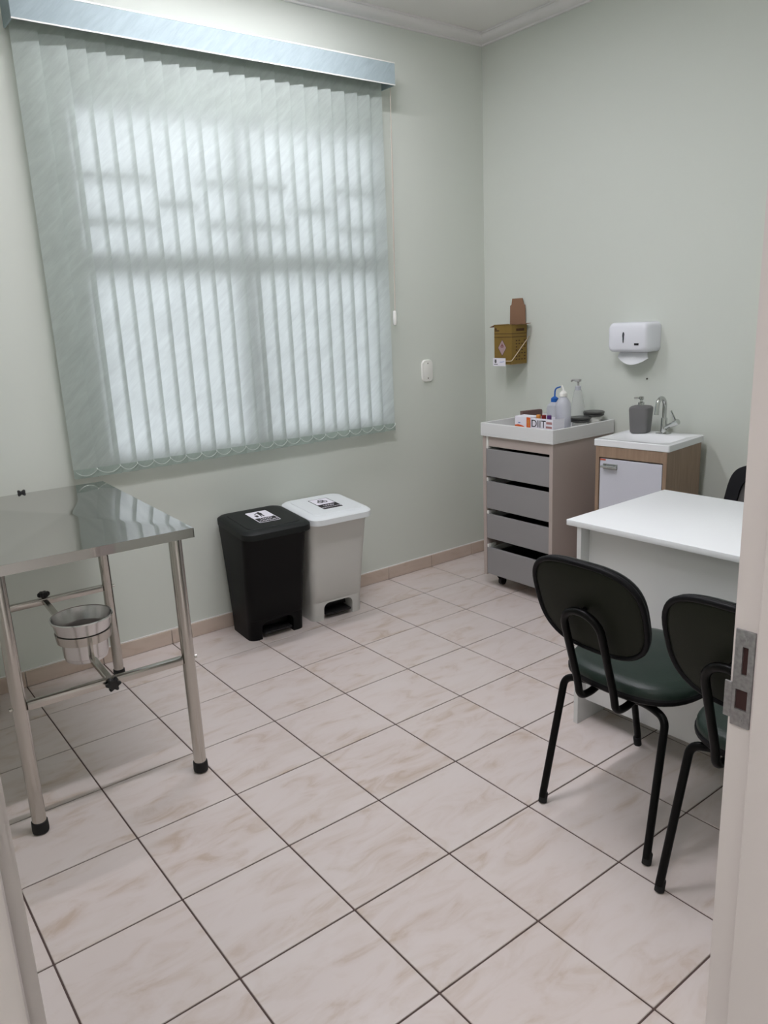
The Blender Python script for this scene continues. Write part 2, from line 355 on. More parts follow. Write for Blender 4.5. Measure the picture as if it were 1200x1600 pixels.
# door frame the photograph is taken through
dr = bpy.data.objects.new('door_1', None); C.objects.link(dr); dr['kind'] = 'structure'
JX = 0.392
rj = MB(); rj.prism([(JX, YF + .004), (JX + .03, YF + .004), (JX + .03, YO - .012), (JX - .012, YO - .012), (JX - .012, -2.8855), (JX - .0105, -2.884), (JX, -2.884)], 0, DZ, bev=.0012)
build('jamb', rj, JAMB, dr)
lj = MB(); lj.prism([(-.545, YF + .004), (-.575, YF + .004), (-.575, YO - .012), (-.533, YO - .012), (-.533, -2.886), (-.545, -2.884)], 0, DZ, bev=.002)
build('jamb', lj, JAMB, dr)
build('jamb_head', MB().box((-.575, YO - .012, DZ - .03), (JX + .03, YF + .004, DZ), .002, 1), JAMB, dr)
build('casing', MB().box((JX + .012, YF, 0), (JX + .07, YF + .010, DZ + .03), .003, 2), JAMB, dr)
build('casing', MB().box((-.615, YF, 0), (-.55, YF + .012, DZ + .03), .003, 2), JAMB, dr)
build('casing', MB().box((-.66, YO - .024, 0), (-.541, YO - .012, DZ + .03), .004, 2), JAMB, dr)
build('casing', MB().box((JX - .004, YO - .024, 0), (JX + .09, YO - .012, DZ + .03), .004, 2), JAMB, dr)
# strike plate: openings cut right through, dark pockets behind
sp = MB().box((JX - .0035, -2.8785, .886), (JX + .0005, -2.8505, 1.030), .0012, 2)
cut = MB().box((JX - .02, -2.870, .965), (JX + .02, -2.862, 1.006)).box((JX - .02, -2.873, .912), (JX + .02, -2.856, .942))
sp = boolean(sp, cut)
sp.box((JX - .0035, -2.8505, .896), (JX - .001, -2.840, .950), .0008, 1)
spo = build('strike_plate', sp, ZINC, dr, label='worn metal strike plate let into the door jamb')
build('pocket', MB().box((JX - .0004, -2.8705, .964), (JX + .0004, -2.8615, 1.007)).box((JX - .0004, -2.8735, .911), (JX + .0004, -2.8555, .943)), mat('dark_wood_pocket', (58, 36, 34), 0.9), spo)
for z in (1.018, .897): build('screw', MB().lathe([(.0001, .0012), (.0035, .0008), (.0038, 0)], M=frame_xy((JX - .0034, -2.8645, z), (0, 1, 0), (0, 0, -1)), n=12), ZINC, spo)

# lamps
for (lx, ly), pw, lab in zip(LAMPS, LAMP_POWER, ('long white ceiling batten lamp nearer the window wall', 'long white ceiling batten lamp nearer the door')):
    lt = thing('ceiling_lamp', lab, 'lamp', (lx, ly, ZC), 0, 'ceiling batten lamps')
    build('housing', MB().box((-.64, -.035, -.040), (.64, .035, 0), .003, 1), PLASTER, lt)
    build('diffuser', MB().box((-.60, -.020, -.043), (.60, .020, -.0402)), mat('lamp_diffuser', (250, 250, 248), 0.5, emit=(LAMP_COLOR, pw)), lt)
lh = thing('hall_lamp', 'square white ceiling lamp in the hall outside the door', 'lamp', (-1.15, -3.42, ZC))
build('housing', MB().box((-.32, -.32, -.03), (.32, .32, 0), .004, 1), PLASTER, lh)
build('diffuser', MB().box((-.3, -.3, -.034), (.3, .3, -.0305)), HALLDIFF, lh)

# ---------------------------------------------------------------- vertical blind
bl = thing('vertical_blind', 'pale mint green vertical blind with valance covering the window', 'blind', (1.17, 0, .85))
B0 = Vector((1.17, 0, .85))
def bpart(name, mb, m, parent=bl, label=None):
    for v in mb.bm.verts: v.co -= B0
    return build(name, mb, m, parent, label=label)
VX0, VX1, VZ0, VZ1, VY = 0.298, 2.045, 2.545, 2.645, -.115
b = MB(); b.box((VX0, VY, VZ0), (VX1, VY + .006, VZ1), .001, 1); b.box((VX0, VY + .006, VZ0), (VX0 + .006, 0, VZ1)); b.box((VX1 - .006, VY + .006, VZ0), (VX1, 0, VZ1)); b.box((VX0 + .006, VY + .006, VZ1 - .006), (VX1 - .006, 0, VZ1))
va = bpart('valance', b, VALANCE)
b = MB(); b.box((VX0, VY - .0015, VZ0 - .001), (VX1 + .001, VY, VZ0 + .004)); b.box((VX0, VY - .0015, VZ1 - .004), (VX1 + .001, VY, VZ1 + .001))
bpart('valance_edging', b, WHITEPL)
bpart('headrail', MB().box((VX0 + .012, -.075, 2.575), (VX1 - .012, -.03, 2.612), .003, 1), WHITEPL)
edges = [.399, .498] + [.572 + .0752 * k for k in range(0, 20)]
SZ0, SZ1 = .858, 2.572
ch = []
for k, xe in enumerate(edges):
    xr = xe; xl = xr - .089; tilt = .0095
    if k == 0: xl = .306; xr = .400
    if k == 1: xl = .385
    b = MB(); n = 10
    for (dz0, dz1, dy) in ((SZ0, SZ1, 0),):
        rows = []
        for z in (dz0, dz1):
            rows.append([(xl + (xr - xl) * t / n, -.050 - tilt * (2 * t / n - 1) - .002 * math.sin(PI * t / n), z) for t in range(n + 1)])
        b.loft(rows, False, False, closed=False)
    s = bpart('slat', b, SLAT)
    b = MB(); rows = []
    for z in (SZ0 - .002, SZ0 + .036):
        rows.append([(xl + (xr - xl) * t / n, -.0545 - tilt * (2 * t / n - 1) - .002 * math.sin(PI * t / n), z) for t in range(n + 1)])
    b.loft(rows, False, False, closed=False); bpart('hem', b, HEM, s)
    c = MB().box((xl + .004, -.051 - .001, SZ0 + .002), (xr - .004, -.049, SZ0 + .03)); 
    c = MB(); c.lathe([(.0001, .0035), (.0028, .003), (.0035, 0)], n=8, M=frame_xy((xr - .004, -.0570 - tilt, SZ0 + .033), (1, 0, 0), (0, 0, 1))); bpart('clip', c, BEAD, s)
    ch.append((xr - .004, -.060 - tilt, SZ0 + .032))
ch.insert(0, (.312, -.056, SZ0 + .028))
for a, c in zip(ch[:-1], ch[1:]):
    pts = []
    for k in range(13):
        t = k / 12; pts.append((a[0] + (c[0] - a[0]) * t, a[1] + (c[1] - a[1]) * t - .002, a[2] + (c[2] - a[2]) * t - .021 * (1 - (2 * t - 1) ** 2)))
    bpart('bottom_chain', MB().tube(pts, .0013, 5), BEAD)
bpart('cord', MB().tube([(2.049, -.07, 2.58), (2.046, -.06, 2.1), (2.038, -.052, 1.48)], .0018, 6), CORD)
bpart('cord', MB().tube([(2.056, -.06, 2.58), (2.055, -.055, 2.1), (2.041, -.05, 1.48)], .0018, 6), CORD)
bpart('cord_weight', MB().lathe([(.004, .075), (.009, .07), (.0105, .05), (.0105, .008), (.007, 0)], (2.038, -.05, 1.41), n=14), WHITEPL)
bpart('chain_end', MB().tube(smooth_path([(2.062, -.03, 1.50), (2.074, -.03, 1.455), (2.062, -.03, 1.415), (2.044, -.04, 1.405)], .02), .0011, 5), BEAD)

# blank wall plate
wp = thing('wall_plate', 'white rounded blank wall plate with two screws, between blind and corner', 'wall plate', (2.29, 0, 1.151))
def capsule_plate(wd, h, r, y0, y1):
    P = rrect(wd, h, r, 6); Q = rrect(wd - .006, h - .006, r - .003, 6)
    return MB().loft([[(x, y0, z) for x, z in P], [(x, y0 - (y0 - y1) * .6, z) for x, z in P], [(x, y1, z) for x, z in Q]])
build('plate', capsule_plate(.078, .122, .026, 0, -.011), WHITEPL, wp)
build('raised_panel', capsule_plate(.05, .094, .016, -.011, -.0128), WHITEPL, wp)
for z in (.05, -.05): build('screw', MB().lathe([(.0001, .0015), (.0035, .001), (.004, 0)], n=10, M=frame_xy((0, -.0125, z * .82), (1, 0, 0), (0, 0, 1))), mat('grey_screw', (120, 118, 112), .4, .6), wp)

# ---------------------------------------------------------------- stainless table with bucket
tb = thing('exam_table', 'stainless steel examination table on four tubular legs, at the left below the blind', 'table', (.0608, -.632, 0), math.radians(-2.5))
HW, HD, TZ, CX, CY = .305, .495, .851, .018, -.115
n = 72; b = bmesh.new(); V = []
def th(x, y):
    u = (x - CX) / ((HW - CX) if x > CX else (HW + CX)); v = (y - CY) / ((HD - CY) if y > CY else (HD + CY))
    m = (abs(u) ** 30 + abs(v) ** 30) ** (1 / 30)
    return .027 * max(0, 1 - m) ** 1.05 + .0007 * math.sin(5 * x + 3 * y) * (1 - u * u) * (1 - v * v)
for i in range(n + 1):
    V.append([b.verts.new((-HW + 2 * HW * i / n, -HD + 2 * HD * j / n, TZ + th(-HW + 2 * HW * i / n, -HD + 2 * HD * j / n))) for j in range(n + 1)])
for i in range(n):
    for j in range(n): b.faces.new((V[i][j], V[i + 1][j], V[i + 1][j + 1], V[i][j + 1]))
P = [(-HW, -HD), (HW, -HD), (HW, HD), (-HW, HD)]
m_ = MB(); merge(m_.bm, b)
build('table_top', m_, STEEL, tb, ang=60)
b = MB()
for x0, x1, y0, y1 in ((-HW, HW, -HD, -HD + .003), (-HW, HW, HD - .003, HD), (-HW, -HW + .003, -HD, HD), (HW - .003, HW, -HD, HD)): b.box((x0, y0, TZ - .030), (x1, y1, TZ - .0002))
build('apron', b, STEEL, tb)
RL, RZ = .0205, .412
for sx in (-1, 1):
    for sy in (-1, 1):
        lx, ly = sx * (HW - .05) , sy * (HD - .04)
        l = build('leg', MB().cyl((lx, ly, .036), (lx, ly, TZ - .024), RL, n=20), STEELLEG, tb)
        build('rubber_foot', MB().lathe([(.016, 0), (.0235, .004), (.0245, .012), (.0235, .038), (.0195, .040)], (lx, ly, 0), n=20), BLACKRUB, l)
        build('bolt', MB().cyl((lx + sx * .0195, ly, RZ), (lx + sx * .028, ly, RZ), .006, n=8), STEELLEG, l)
for sy in (-1, 1): build('rail', MB().box((-HW + .07, sy * (HD - .04) - .011, RZ - .013), (HW - .07, sy * (HD - .04) + .011, RZ + .013), .003, 2), STEELLEG, tb)
BKX, BKY = .006, -.175
arm = MB(); arm.box((BKX - .011, -HD + .052, RZ - .009), (BKX + .011, BKY - .080, RZ + .009), .003, 1); arm.box((BKX - .011, BKY + .08, RZ - .009), (BKX + .011, HD - .052, RZ + .009), .003, 1)
arm.box((BKX - .004, BKY - .0905, RZ), (BKX + .004, BKY - .0870, RZ + .080)); arm.box((BKX - .004, BKY + .0870, RZ), (BKX + .004, BKY + .0905, RZ + .080))
build('bucket_arm', arm, STEELLEG, tb)
build('bucket_ring', MB().lathe([(.0850, RZ + .052), (.0868, RZ + .052), (.0905, RZ + .082), (.0886, RZ + .082), (.0850, RZ + .052)], (BKX, BKY, 0), 40, False, False), STEELLEG, tb)
def star_knob(c, M):
    pts = [(.020 * (1 + .20 * math.cos(6 * t)) * math.cos(t), .020 * (1 + .20 * math.cos(6 * t)) * math.sin(t)) for t in [2 * PI * k / 48 for k in range(48)]]
    q = MB(); q.loft([[(x * .8, y * .8, .006) for x, y in pts], [(x, y, .010) for x, y in pts], [(x, y, .020) for x, y in pts], [(x * .8, y * .8, .025) for x, y in pts]]); q.cyl((0, 0, 0), (0, 0, .008), .009, n=12)
    for v in q.bm.verts: v.co = M @ v.co
    return build('clamp_knob', q, BLACKPL, tb, ang=50)
star_knob(None, frame_xy((BKX, -HD + .029, RZ), (1, 0, 0), (0, 0, 1)))
star_knob(None, frame_xy((BKX, HD - .04, RZ + .013), (1, 0, 0), (0, 1, 0)))
star_knob(None, frame_xy((-.005, HD - .0005, TZ - .010), (-1, 0, 0), (0, 0, 1)))
# bucket: conical with a step under the ring
import mathutils
bm_ = Matrix.Rotation(math.radians(-2.5), 3, 'Z') @ Vector((BKX, BKY, 0)) + Vector((.0608, -.632, 0))
bk = thing('bucket', 'small aluminium bucket hanging in the ring under the steel table', 'bucket', (bm_.x, bm_.y, .394))
H = .150
prof_o = [(.062, 0), (.068, .004), (.0695, .014), (.0718, .016), (.0782, .058), (.0785, .068), (.0845, .0715), (.0868, .102), (.0915, .104), (.0935, H - .012), (.0985, H - .010), (.1000, H - .004), (.0985, H), (.0950, H - .002), (.0925, H - .015), (.0835, .073), (.0770, .066), (.066, .012), (.0001, .008)]
# keep the wall inside the ring (ring z .464-.494)
prof_o = [(r - (.0045 if .04 < z < .108 else 0), z) for r, z in prof_o]
build('pail', MB().lathe(prof_o, n=48, cap1=False), ALU, bk, ang=25)

# ---------------------------------------------------------------- pedal bins
def pedal_bin(label, loc, rz, body_m, lid_m, body_top, cap, tilt_front, pict, band_first, white):
    t = thing('pedal_bin', label, 'bin', loc, rz, 'pedal bins under the window')
    # local: x across, y depth (front is -y), origin at the middle of the lid on the floor
    w0, w1, d0, d1 = .285, .318, .225, .318
    yb = .165
    rings = []
    for z, f in ((0, 0), (.10, .10), (.104, .135), (.3, .5), (.50, .96), (.508, 1.02), (.545, 1.06)):
        ww, dd = w0 + (w1 - w0) * f, d0 + (d1 - d0) * f
        rings.append(ring(rrect(ww, dd, .035, 5, (.012 * (1 - f), yb - dd / 2)), z))
    bd = MB().loft(rings)
    cut = MB(); P = rrect(.165, .17, .03, 5)
    yf = yb - d0
    cut.loft([[(x + .012, yf - .12, z + .005) for x, z in P], [(x + .012, yf + .15, z + .005) for x, z in P]])
    bd = boolean(bd, cut)
    build('body', bd, body_m, t, ang=30)
    build('pedal', MB().box((-.06, yf - .006, .022), (.085, yf + .12, .034), .004, 2), BLACKPL, t)
    build('pedal_housing', MB().box((-.068, yf + .06, .036), (.093, yf + .148, .088), .004, 2).box((-.05, yf + .10, .003), (.075, yf + .148, .021)), BLACKPL, t)
    # lid, drooping a little towards the front
    lw, ld = .338, .365
    def lz(y, z): return z + tilt_front * (yb - y) / ld
    R = []
    for z, k, rr in ((.548, -.010, .05), (.548, 0, .052), (.574, 0, .052), (.583, -.010, .05), (.586, -.022, .046)):
        R.append([(x, y, lz(y, z)) for x, y in rrect(lw + 2 * k, ld + 2 * k, rr, 6, (0, yb - ld / 2))])
    c1 = R[-1]
    Q = [(x, y, lz(y, .586)) for x, y in rrect(lw - .075, ld - .085, .03, 6, (0, yb - ld / 2))]; R.append(Q)
    R.append([(x, y, lz(y, .589)) for x, y in rrect(lw - .080, ld - .090, .03, 6, (0, yb - ld / 2))])
    build('lid', MB().loft(R), lid_m, t, ang=30)
    # front grip under the lid
    build('lid_grip', MB().loft([[(x, y, lz(y, z)) for x, y in rrect(lw - .05 - k, ld - .03 - k, .05, 6, (0, yb - ld / 2))] for z, k in ((.535, .012), (.549, 0))]), body_m, t, ang=30)
    # waste sticker on the lid
    sl = math.atan(-tilt_front / ld); cy = yb - ld / 2 + .012
    Mst = frame_xy((.006, cy, lz(cy, .5891)), (1, 0, 0), (0, 1, -tilt_front / ld))
    sk = build('sticker', MB().prism(rrect(.106, .170, .006), 0, .0006, Mst), INK if white else STICK, t)
    b = MB().prism(rrect(.098, .092, .003, 3, (0, .035)), .0006, .0009, Mst); 
    build('sticker_field', b, STICK, sk)
    if not white: build('caption_band', MB().prism(rrect(.098, .062, .003, 3, (0, -.050)), .0006, .0009, Mst), INK, sk)
    build('caption', text_mb(cap[0], .026, Mst @ Matrix.Translation((0, -.036, .0012))), STICK, sk)
    build('caption', text_mb(cap[1], .018 if len(cap[1]) > 6 else .024, Mst @ Matrix.Translation((0, -.065, .0012))), STICK, sk)
    q = pict(Mst); build('pictogram', q, INK, sk)
    return t
def tidyman(M):
    q = MB(); z0, z1 = .0009, .0013
    def pr(P): q.prism([(x * .001, y * .001 + .035) for x, y in P], z0, z1, M)
    pr([(6 + 6 * math.cos(2 * PI * k / 14), 32 + 6 * math.sin(2 * PI * k / 14)) for k in range(14)])
    pr([(-4, 24), (12, 24), (14, 20), (13, -4), (10, -4), (10, -36), (4, -36), (3, -8), (0, -8), (-2, -36), (-8, -36), (-5, -2), (-6, 14)])
    pr([(-4, 24), (-6, 17), (-22, 8), (-24, 12), (-10, 22)])
    pr([(-32, -8), (-16, -8), (-18, -36), (-30, -36)])
    q.prism([((-22 + 2.5 * math.cos(2 * PI * k / 8)) * .001, (2 + 2.5 * math.sin(2 * PI * k / 8)) * .001 + .035) for k in range(8)], z0, z1, M)
    return q
def biohazard(M):
    q = MB(); z0, z1 = .0009, .0013
    def arc(cx, cy, r, wdt, a0, a1, n=18):
        A = [math.radians(a0 + (a1 - a0) * k / n) for k in range(n + 1)]
        P = [((cx + r * math.cos(a)), (cy + r * math.sin(a))) for a in A] + [((cx + (r - wdt) * math.cos(a)), (cy + (r - wdt) * math.sin(a))) for a in A[::-1]]
        q.prism([(x * .001, y * .001 + .035) for x, y in P], z0, z1, M)
    for k in range(3):
        d = 90 + 120 * k; cx, cy = 14 * math.cos(math.radians(d)), 14 * math.sin(math.radians(d))
        arc(cx, cy, 15, 6, d - 155 + 35, d + 155 - 35); arc(cx, cy, 15, 4, d + 120, d + 165); arc(cx, cy, 15, 4, d - 165, d - 120)
    arc(0, 0, 13, 3, 0, 360, 24); arc(0, 0, 5, 3, 0, 360, 14)
    return q
pedal_bin('black pedal bin with litter pictogram sticker on lid, beside the white bin', (1.068, -.210, 0), math.radians(-4), BINBLACK, LIDBLACK, 0, ('LIXO', 'COMUM'), -.022, tidyman, True, False)
pedal_bin('white pedal bin with biohazard sticker on lid, right of the black bin', (1.414, -.214, 0), math.radians(-4), BINWHITE, LIDWHITE, 0, ('LIXO', 'INFECTANTE'), -.022, biohazard, True, True)

# ---------------------------------------------------------------- sharps box on the wall
sb = thing('sharps_box', 'yellow cardboard sharps box with open flaps, hung high in the corner', 'box', (XR, -.270, 1.165))
bx, byh, bh = -.130, .066, .218
b = MB()
b.box((bx, -byh, .004), (bx + .003, byh, bh)); b.box((-.012, -byh, .004), (-.009, byh, bh)); b.box((bx + .003, -byh, .004), (-.012, -byh + .003, bh)); b.box((bx + .003, byh - .003, .004), (-.012, byh, bh)); b.box((bx + .003, -byh + .003, .004), (-.012, byh - .003, .007))
build('carton', b, CARD, sb)
build('back_flap', MB().prism([(-.058, .0), (.058, .0), (.056, .105), (.046, .110), (.036, .143), (-.040, .143), (-.046, .110), (-.056, .105)], -.0015, .0015, frame_xy((-.011, .0, bh - .004), (0, -1, 0), (.0, 0, 1))), CARDBROWN, sb)
build('side_flap', MB().box((bx + .004, 0, -.0015), (-.013, .040, .0015), M=Matrix.Translation((0, byh, bh)) @ Matrix.Rotation(-.30, 4, 'X')), CARDBROWN, sb)
build('side_flap', MB().box((bx + .030, -.034, -.0015), (-.013, 0, .0015), M=Matrix.Translation((0, -byh, bh)) @ Matrix.Rotation(-.1, 4, 'X')), CARDBROWN, sb)
build('front_flap', MB().box((-.004, -byh, -.0012), (.028, byh, .0012), M=Matrix.Translation((bx, 0, bh)) @ Matrix.Rotation(.05, 4, 'Y')), CARD, sb)
Mf = frame_xy((bx - .0003, 0, 0), (0, -1, 0), (0, 0, 1)); Ms = frame_xy((0, -byh - .0003, 0), (1, 0, 0), (0, 0, 1))
b = MB()
for z in (.168, .150): b.box((-byh, z, 0), (byh, z + .003, .0003), M=Mf); b.box((bx, z, 0), (-.012, z + .003, .0003), M=Ms)
b.box((-.060, .184, 0), (-.028, .189, .0003), M=Mf); b.box((-.060, .192, 0), (-.048, .200, .0003), M=Mf)
b.box((-.095, .182, 0), (-.03, .196, .0003), M=Ms)
for r in range(7):
    for k in range(4):
        if (r * 3 + k) % 5 != 2: b.box((-.098 + k * .022, .128 - r * .017, 0), (-.086 + k * .022, .134 - r * .017, .0003), M=Ms)
build('printing', b, BROWNINK, sb)
dm = lambda s: [(-.005 + .030 * s * x, .094 + .042 * s * y) for x, y in ((0, -1), (1, 0), (0, 1), (-1, 0))]
wd = build('warning_diamond', MB().prism(dm(1.08), .0003, .0006, Mf), INK, sb)
build('diamond_field', MB().prism(dm(1), .0006, .0009, Mf), mat('pinkish_label', (176, 150, 150), .6), wd)
b = MB(); q = biohazard(Matrix.Identity(4))
for v in q.bm.verts: v.co = Mf @ Vector((v.co.x * .42 - .005, (v.co.y - .035) * .42 + .104, v.co.z))
build('hazard_symbol', q, REDINK, wd)
b = MB(); b.tube(smooth_path([(-.003, -byh - .012, .150), (bx - .004, -byh - .006, .026), (bx - .006, -byh + .004, .022), (bx - .006, byh + .004, .022), (bx, byh + .008, .026), (-.003, byh + .012, .15)], .012), .0022, 8)
b.tube([(-.003, -byh - .012, .150), (0, -byh - .012, .150)], .003, 8); b.tube([(-.003, byh + .012, .150), (0, byh + .012, .150)], .003, 8)
b.box((-.118, -.05, 0), (-.003, -.046, .0035)); b.box((-.118, .046, 0), (-.003, .05, .0035)); b.box((-.003, -.05, 0), (0, .05, .03)); b.box((-.122, -.05, .0), (-.118, .05, .0035))
build('wall_bracket', b, WIRE, sb, label='cream wire bracket holding the box')
Ml = frame_xy((bx - .0085, .018, .012), (0, -1, 0), (0, 0, 1))
lb = build('white_label', MB().box((-.050, -.018, 0), (.046, .026, .0012), M=Ml), STICK, sb)
q = MB(); q.prism([(-.030 + .008 * math.cos(2 * PI * k / 10), .006 + .009 * math.sin(2 * PI * k / 10)) for k in range(10)], .0012, .0015, Ml); q.box((-.042, -.011, .0012), (-.014, -.007, .0015), M=Ml); q.box((-.037, .013, .0012), (-.023, .018, .0015), M=Ml)
build('crest', q, mat('grey_ink', (96, 96, 100), .6), lb)
q = MB(); q.tube([Ml @ Vector((.002 + .0021 * k, .002 + .004 * math.sin(k * 1.9) + k * .0003, .0014)) for k in range(18)], .0006, 4)
build('blue_script', q, BLUEINK, lb)

# ---------------------------------------------------------------- paper towel dispenser
pd = thing('towel_dispenser', 'white paper towel dispenser with a towel hanging out, on the wall over the sink', 'dispenser', (XR, -1.062, 1.240))
DW, DH, DD = .222, .140, .116
b = MB(); P = rrect(DW, DH, .024, 6)
sec = []
for x, k, s in ((-.0008, 0, 0), (-.04, 0, 0), (-.075, 0, 0), (-.098, -.002, 0), (-.110, -.008, 0), (-DD, -.018, 0)):
    sec.append([(x, y, z + DH / 2) for y, z in rrect(DW + 2 * k, DH + 2 * k, max(.024, .024), 6)])
b.loft(sec); build('cover', b, DISP, pd, ang=45)
build('back_plate', MB().loft([[(x, y, z + DH / 2) for y, z in rrect(DW - .02, DH - .02, .02, 6)] for x in (0, -.0007)]), mat('light_back_plate', (214, 216, 214), .5), pd)
Mw = frame_xy((-DD - .0004, 0, 0), (0, -1, 0), (0, 0, 1))
build('level_window', MB().prism([(-.016 + .0062 * math.cos(t) * (1.0 if math.sin(t) > 0 else .75), .078 + (.018 if math.sin(t) > 0 else .034) * math.sin(t)) for t in [2 * PI * k / 24 for k in range(24)]], 0, .0008, Mw), mat('smoke_window', (74, 76, 82), .2), pd)
build('badge', MB().box((.046, .034, 0), (.070, .044, .0008), M=Mw), INK, pd)
rows = []
for k in range(9):
    t = k / 8; y = .076 - .152 * t
    rows.append([(-.052 - .004 * math.sin(PI * t), y, .004), (-.058 - .012 * math.sin(PI * t), y * 1.06, -.012 - .006 * math.sin(PI * t)), (-.066 - .018 * math.sin(PI * t), y * (1.12 - .1 * math.sin(PI * t)) - .004, -.026 - .032 * math.sin(PI * t) ** .8 - .004 * t), (-.063 - .018 * math.sin(PI * t), y * (1.12 - .1 * math.sin(PI * t)) - .004, -.026 - .032 * math.sin(PI * t) ** .8 - .004 * t), (-.055, y * 1.02, -.008), (-.046, y, .004)])
build('paper_towel', MB().loft([list(c) for c in zip(*rows)], False, False, closed=False), PAPER, pd, ang=40)
tag(build('wall_screw', MB().lathe([(.0001, .006), (.003, .0055), (.0042, .004), (.0042, 0)], n=10, M=frame_xy((XR, -1.108, 1.108), (0, -1, 0), (0, 0, 1))), mat('dark_screw', (88, 84, 80), .4, .7)), 'tiny grey screw head in the wall below the towel dispenser', 'screw')

# ---------------------------------------------------------------- drawer cabinet with tray top
dc = thing('drawer_cabinet', 'taupe drawer cabinet on castors with white tray top in the corner', 'cabinet', (2.51, -.685, 0))
O = Vector((2.51, -.685, 0))
def dpart(name, mb, m, parent=dc, label=None):
    for v in mb.bm.verts: v.co -= O
    return build(name, mb, m, parent, label=label)
X0, X1, Y0, Y1, Z0, Z1 = 2.279, 2.735, -.925, -.449, .062, .828
dpart('side_panel', MB().box((X0, Y1 - .022, Z0), (X1, Y1, Z1), .001, 1), MDFTAUPE)
dpart('side_panel', MB().box((X0, Y0, Z0), (X1, Y0 + .022, Z1), .001, 1), MDFTAUPE)
dpart('back_panel', MB().box((X1 - .012, Y0 + .022, Z0), (X1, Y1 - .022, Z1)), DARKIN)
dpart('bottom_panel', MB().box((X0 + .022, Y0 + .022, Z0), (X1 - .012, Y1 - .022, Z0 + .012)), MDFTAUPE)
dpart('top_panel', MB().box((X0 + .03, Y0 + .022, Z1 - .016), (X1 - .012, Y1 - .022, Z1)), MDFTAUPE)
dpart('top_rail', MB().box((X0 + .006, Y0 + .0225, .775), (X0 + .022, Y1 - .037, Z1 - .001), .001, 1), MDFTAUPE)
dpart('filler_strip', MB().box((X0 + .004, Y1 - .036, .762), (X0 + .03, Y1 - .0225, Z1 - .001)), WHITEPL)
for z0, z1 in ((.614, .760), (.438, .586), (.272, .406), (.070, .218)):
    d = dpart('drawer', MB().box((X0 + .003, Y0 + .0235, z0), (X0 + .019, Y1 - .0235, z1), .001, 1), MDFGREY)
    b = MB(); yb0, yb1 = Y0 + .036, Y1 - .036
    b.box((X0 + .019, yb0, z0 + .01), (X1 - .06, yb0 + .012, z1 - .03)); b.box((X0 + .019, yb1 - .012, z0 + .01), (X1 - .06, yb1, z1 - .03)); b.box((X0 + .019, yb0 + .012, z0 + .01), (X1 - .06, yb1 - .012, z0 + .016)); b.box((X1 - .072, yb0 + .012, z0 + .016), (X1 - .06, yb1 - .012, z1 - .03))
    dpart('drawer_box', b, DARKIN, d)
    dpart('slide', MB().box((X0 + .0195, Y1 - .0345, z1 - .028), (X1 - .07, Y1 - .0235, z1 - .002)).box((X0 + .004, Y1 - .0345, z1 + .001), (X0 + .06, Y1 - .0235, z1 + (.0005 + .0 if z1 > .7 else .018))), WHITEPL, d)
TX0, TX1, TY0, TY1, TZ0, TZ1, TF = 2.270, 2.744, -.932, -.443, .829, .897, .839
b = MB(); b.box((TX0, TY0, TZ0), (TX1, TY1, TF), .001, 1)
t = .014
b.box((TX0, TY0, TF), (TX0 + t, TY1, TZ1), .0015, 1); b.box((TX1 - t, TY0, TF), (TX1, TY1, TZ1), .0015, 1); b.box((TX0 + t, TY0, TF), (TX1 - t, TY0 + t, TZ1), .0015, 1); b.box((TX0 + t, TY1 - t, TF), (TX1 - t, TY1, TZ1), .0015, 1)
dpart('tray_top', b, MDFWHITE, label='white raised-edge tray top')
for cx in (X0 + .055, X1 - .055):
    for cy in (Y0 + .07, Y1 - .07):
        c = dpart('castor', MB().box((cx - .02, cy - .02, Z0 - .006), (cx + .02, cy + .02, Z0)).prism([(cx - .016, .056), (cx + .016, .056), (cx + .030, .030), (cx + .018, .020), (cx + .006, .026)], cy - .014, cy - .011, M=Matrix(((1, 0, 0, 0), (0, 0, 1, 0), (0, 1, 0, 0), (0, 0, 0, 1)))).prism([(cx - .016, .056), (cx + .016, .056), (cx + .030, .030), (cx + .018, .020), (cx + .006, .026)], cy + .011, cy + .014, M=Matrix(((1, 0, 0, 0), (0, 0, 1, 0), (0, 1, 0, 0), (0, 0, 0, 1)))), BLACKPL)
        dpart('wheel', MB().tube([(cx + .016, cy - .0105, .021), (cx + .016, cy + .0105, .021)], .021, 18), BLACKPL, c)

# things in the tray
TFZ = TF
def carton(name, label, x0, x1, y0, y1, h, m):
    t = thing(name, label, 'box', ((x0 + x1) / 2, (y0 + y1) / 2, TFZ)); return t, (x1 - x0) / 2, (y1 - y0) / 2
t, hx, hy = carton('medicine_box', 'white and orange medicine box at the front of the tray', 2.350, 2.420, -.719, -.613, .097, None)
build('carton', MB().box((-hx, -hy, 0), (hx, hy, .097), .001, 1), STICK, t)
Mx = frame_xy((-hx - .0002, 0, 0), (0, -1, 0), (0, 0, 1))
q = MB(); q.box((.026, .0, 0), (hy - .001, .095, .0003), M=Mx); q.prism([(-hy + .001, .002), (.026, .002), (.026, .040), (.0, .052), (-.03, .056), (-hy + .001, .052)], 0, .0003, Mx)
build('orange_print', q, ORANGE, t)
q = MB(); q.prism([(.038 + .008 * math.cos(a), .072 + .012 * math.sin(a)) for a in [2 * PI * k / 16 for k in range(16)]], .0003, .0006, Mx); q.box((.034, .050, .0003), (.044, .060, .0006), M=Mx)
build('logo', q, CAPORANGE, t)
build('blue_lettering', MB().box((-.030, .062, 0), (-.016, .067, .0004), M=Mx), BLUEINK, t)
t = thing('sample_carton', 'open white carton with black lettering holding capped tubes, right of the orange box', 'box', (2.394, -.793, TFZ))
hx, hy, hh = .044, .069, .095
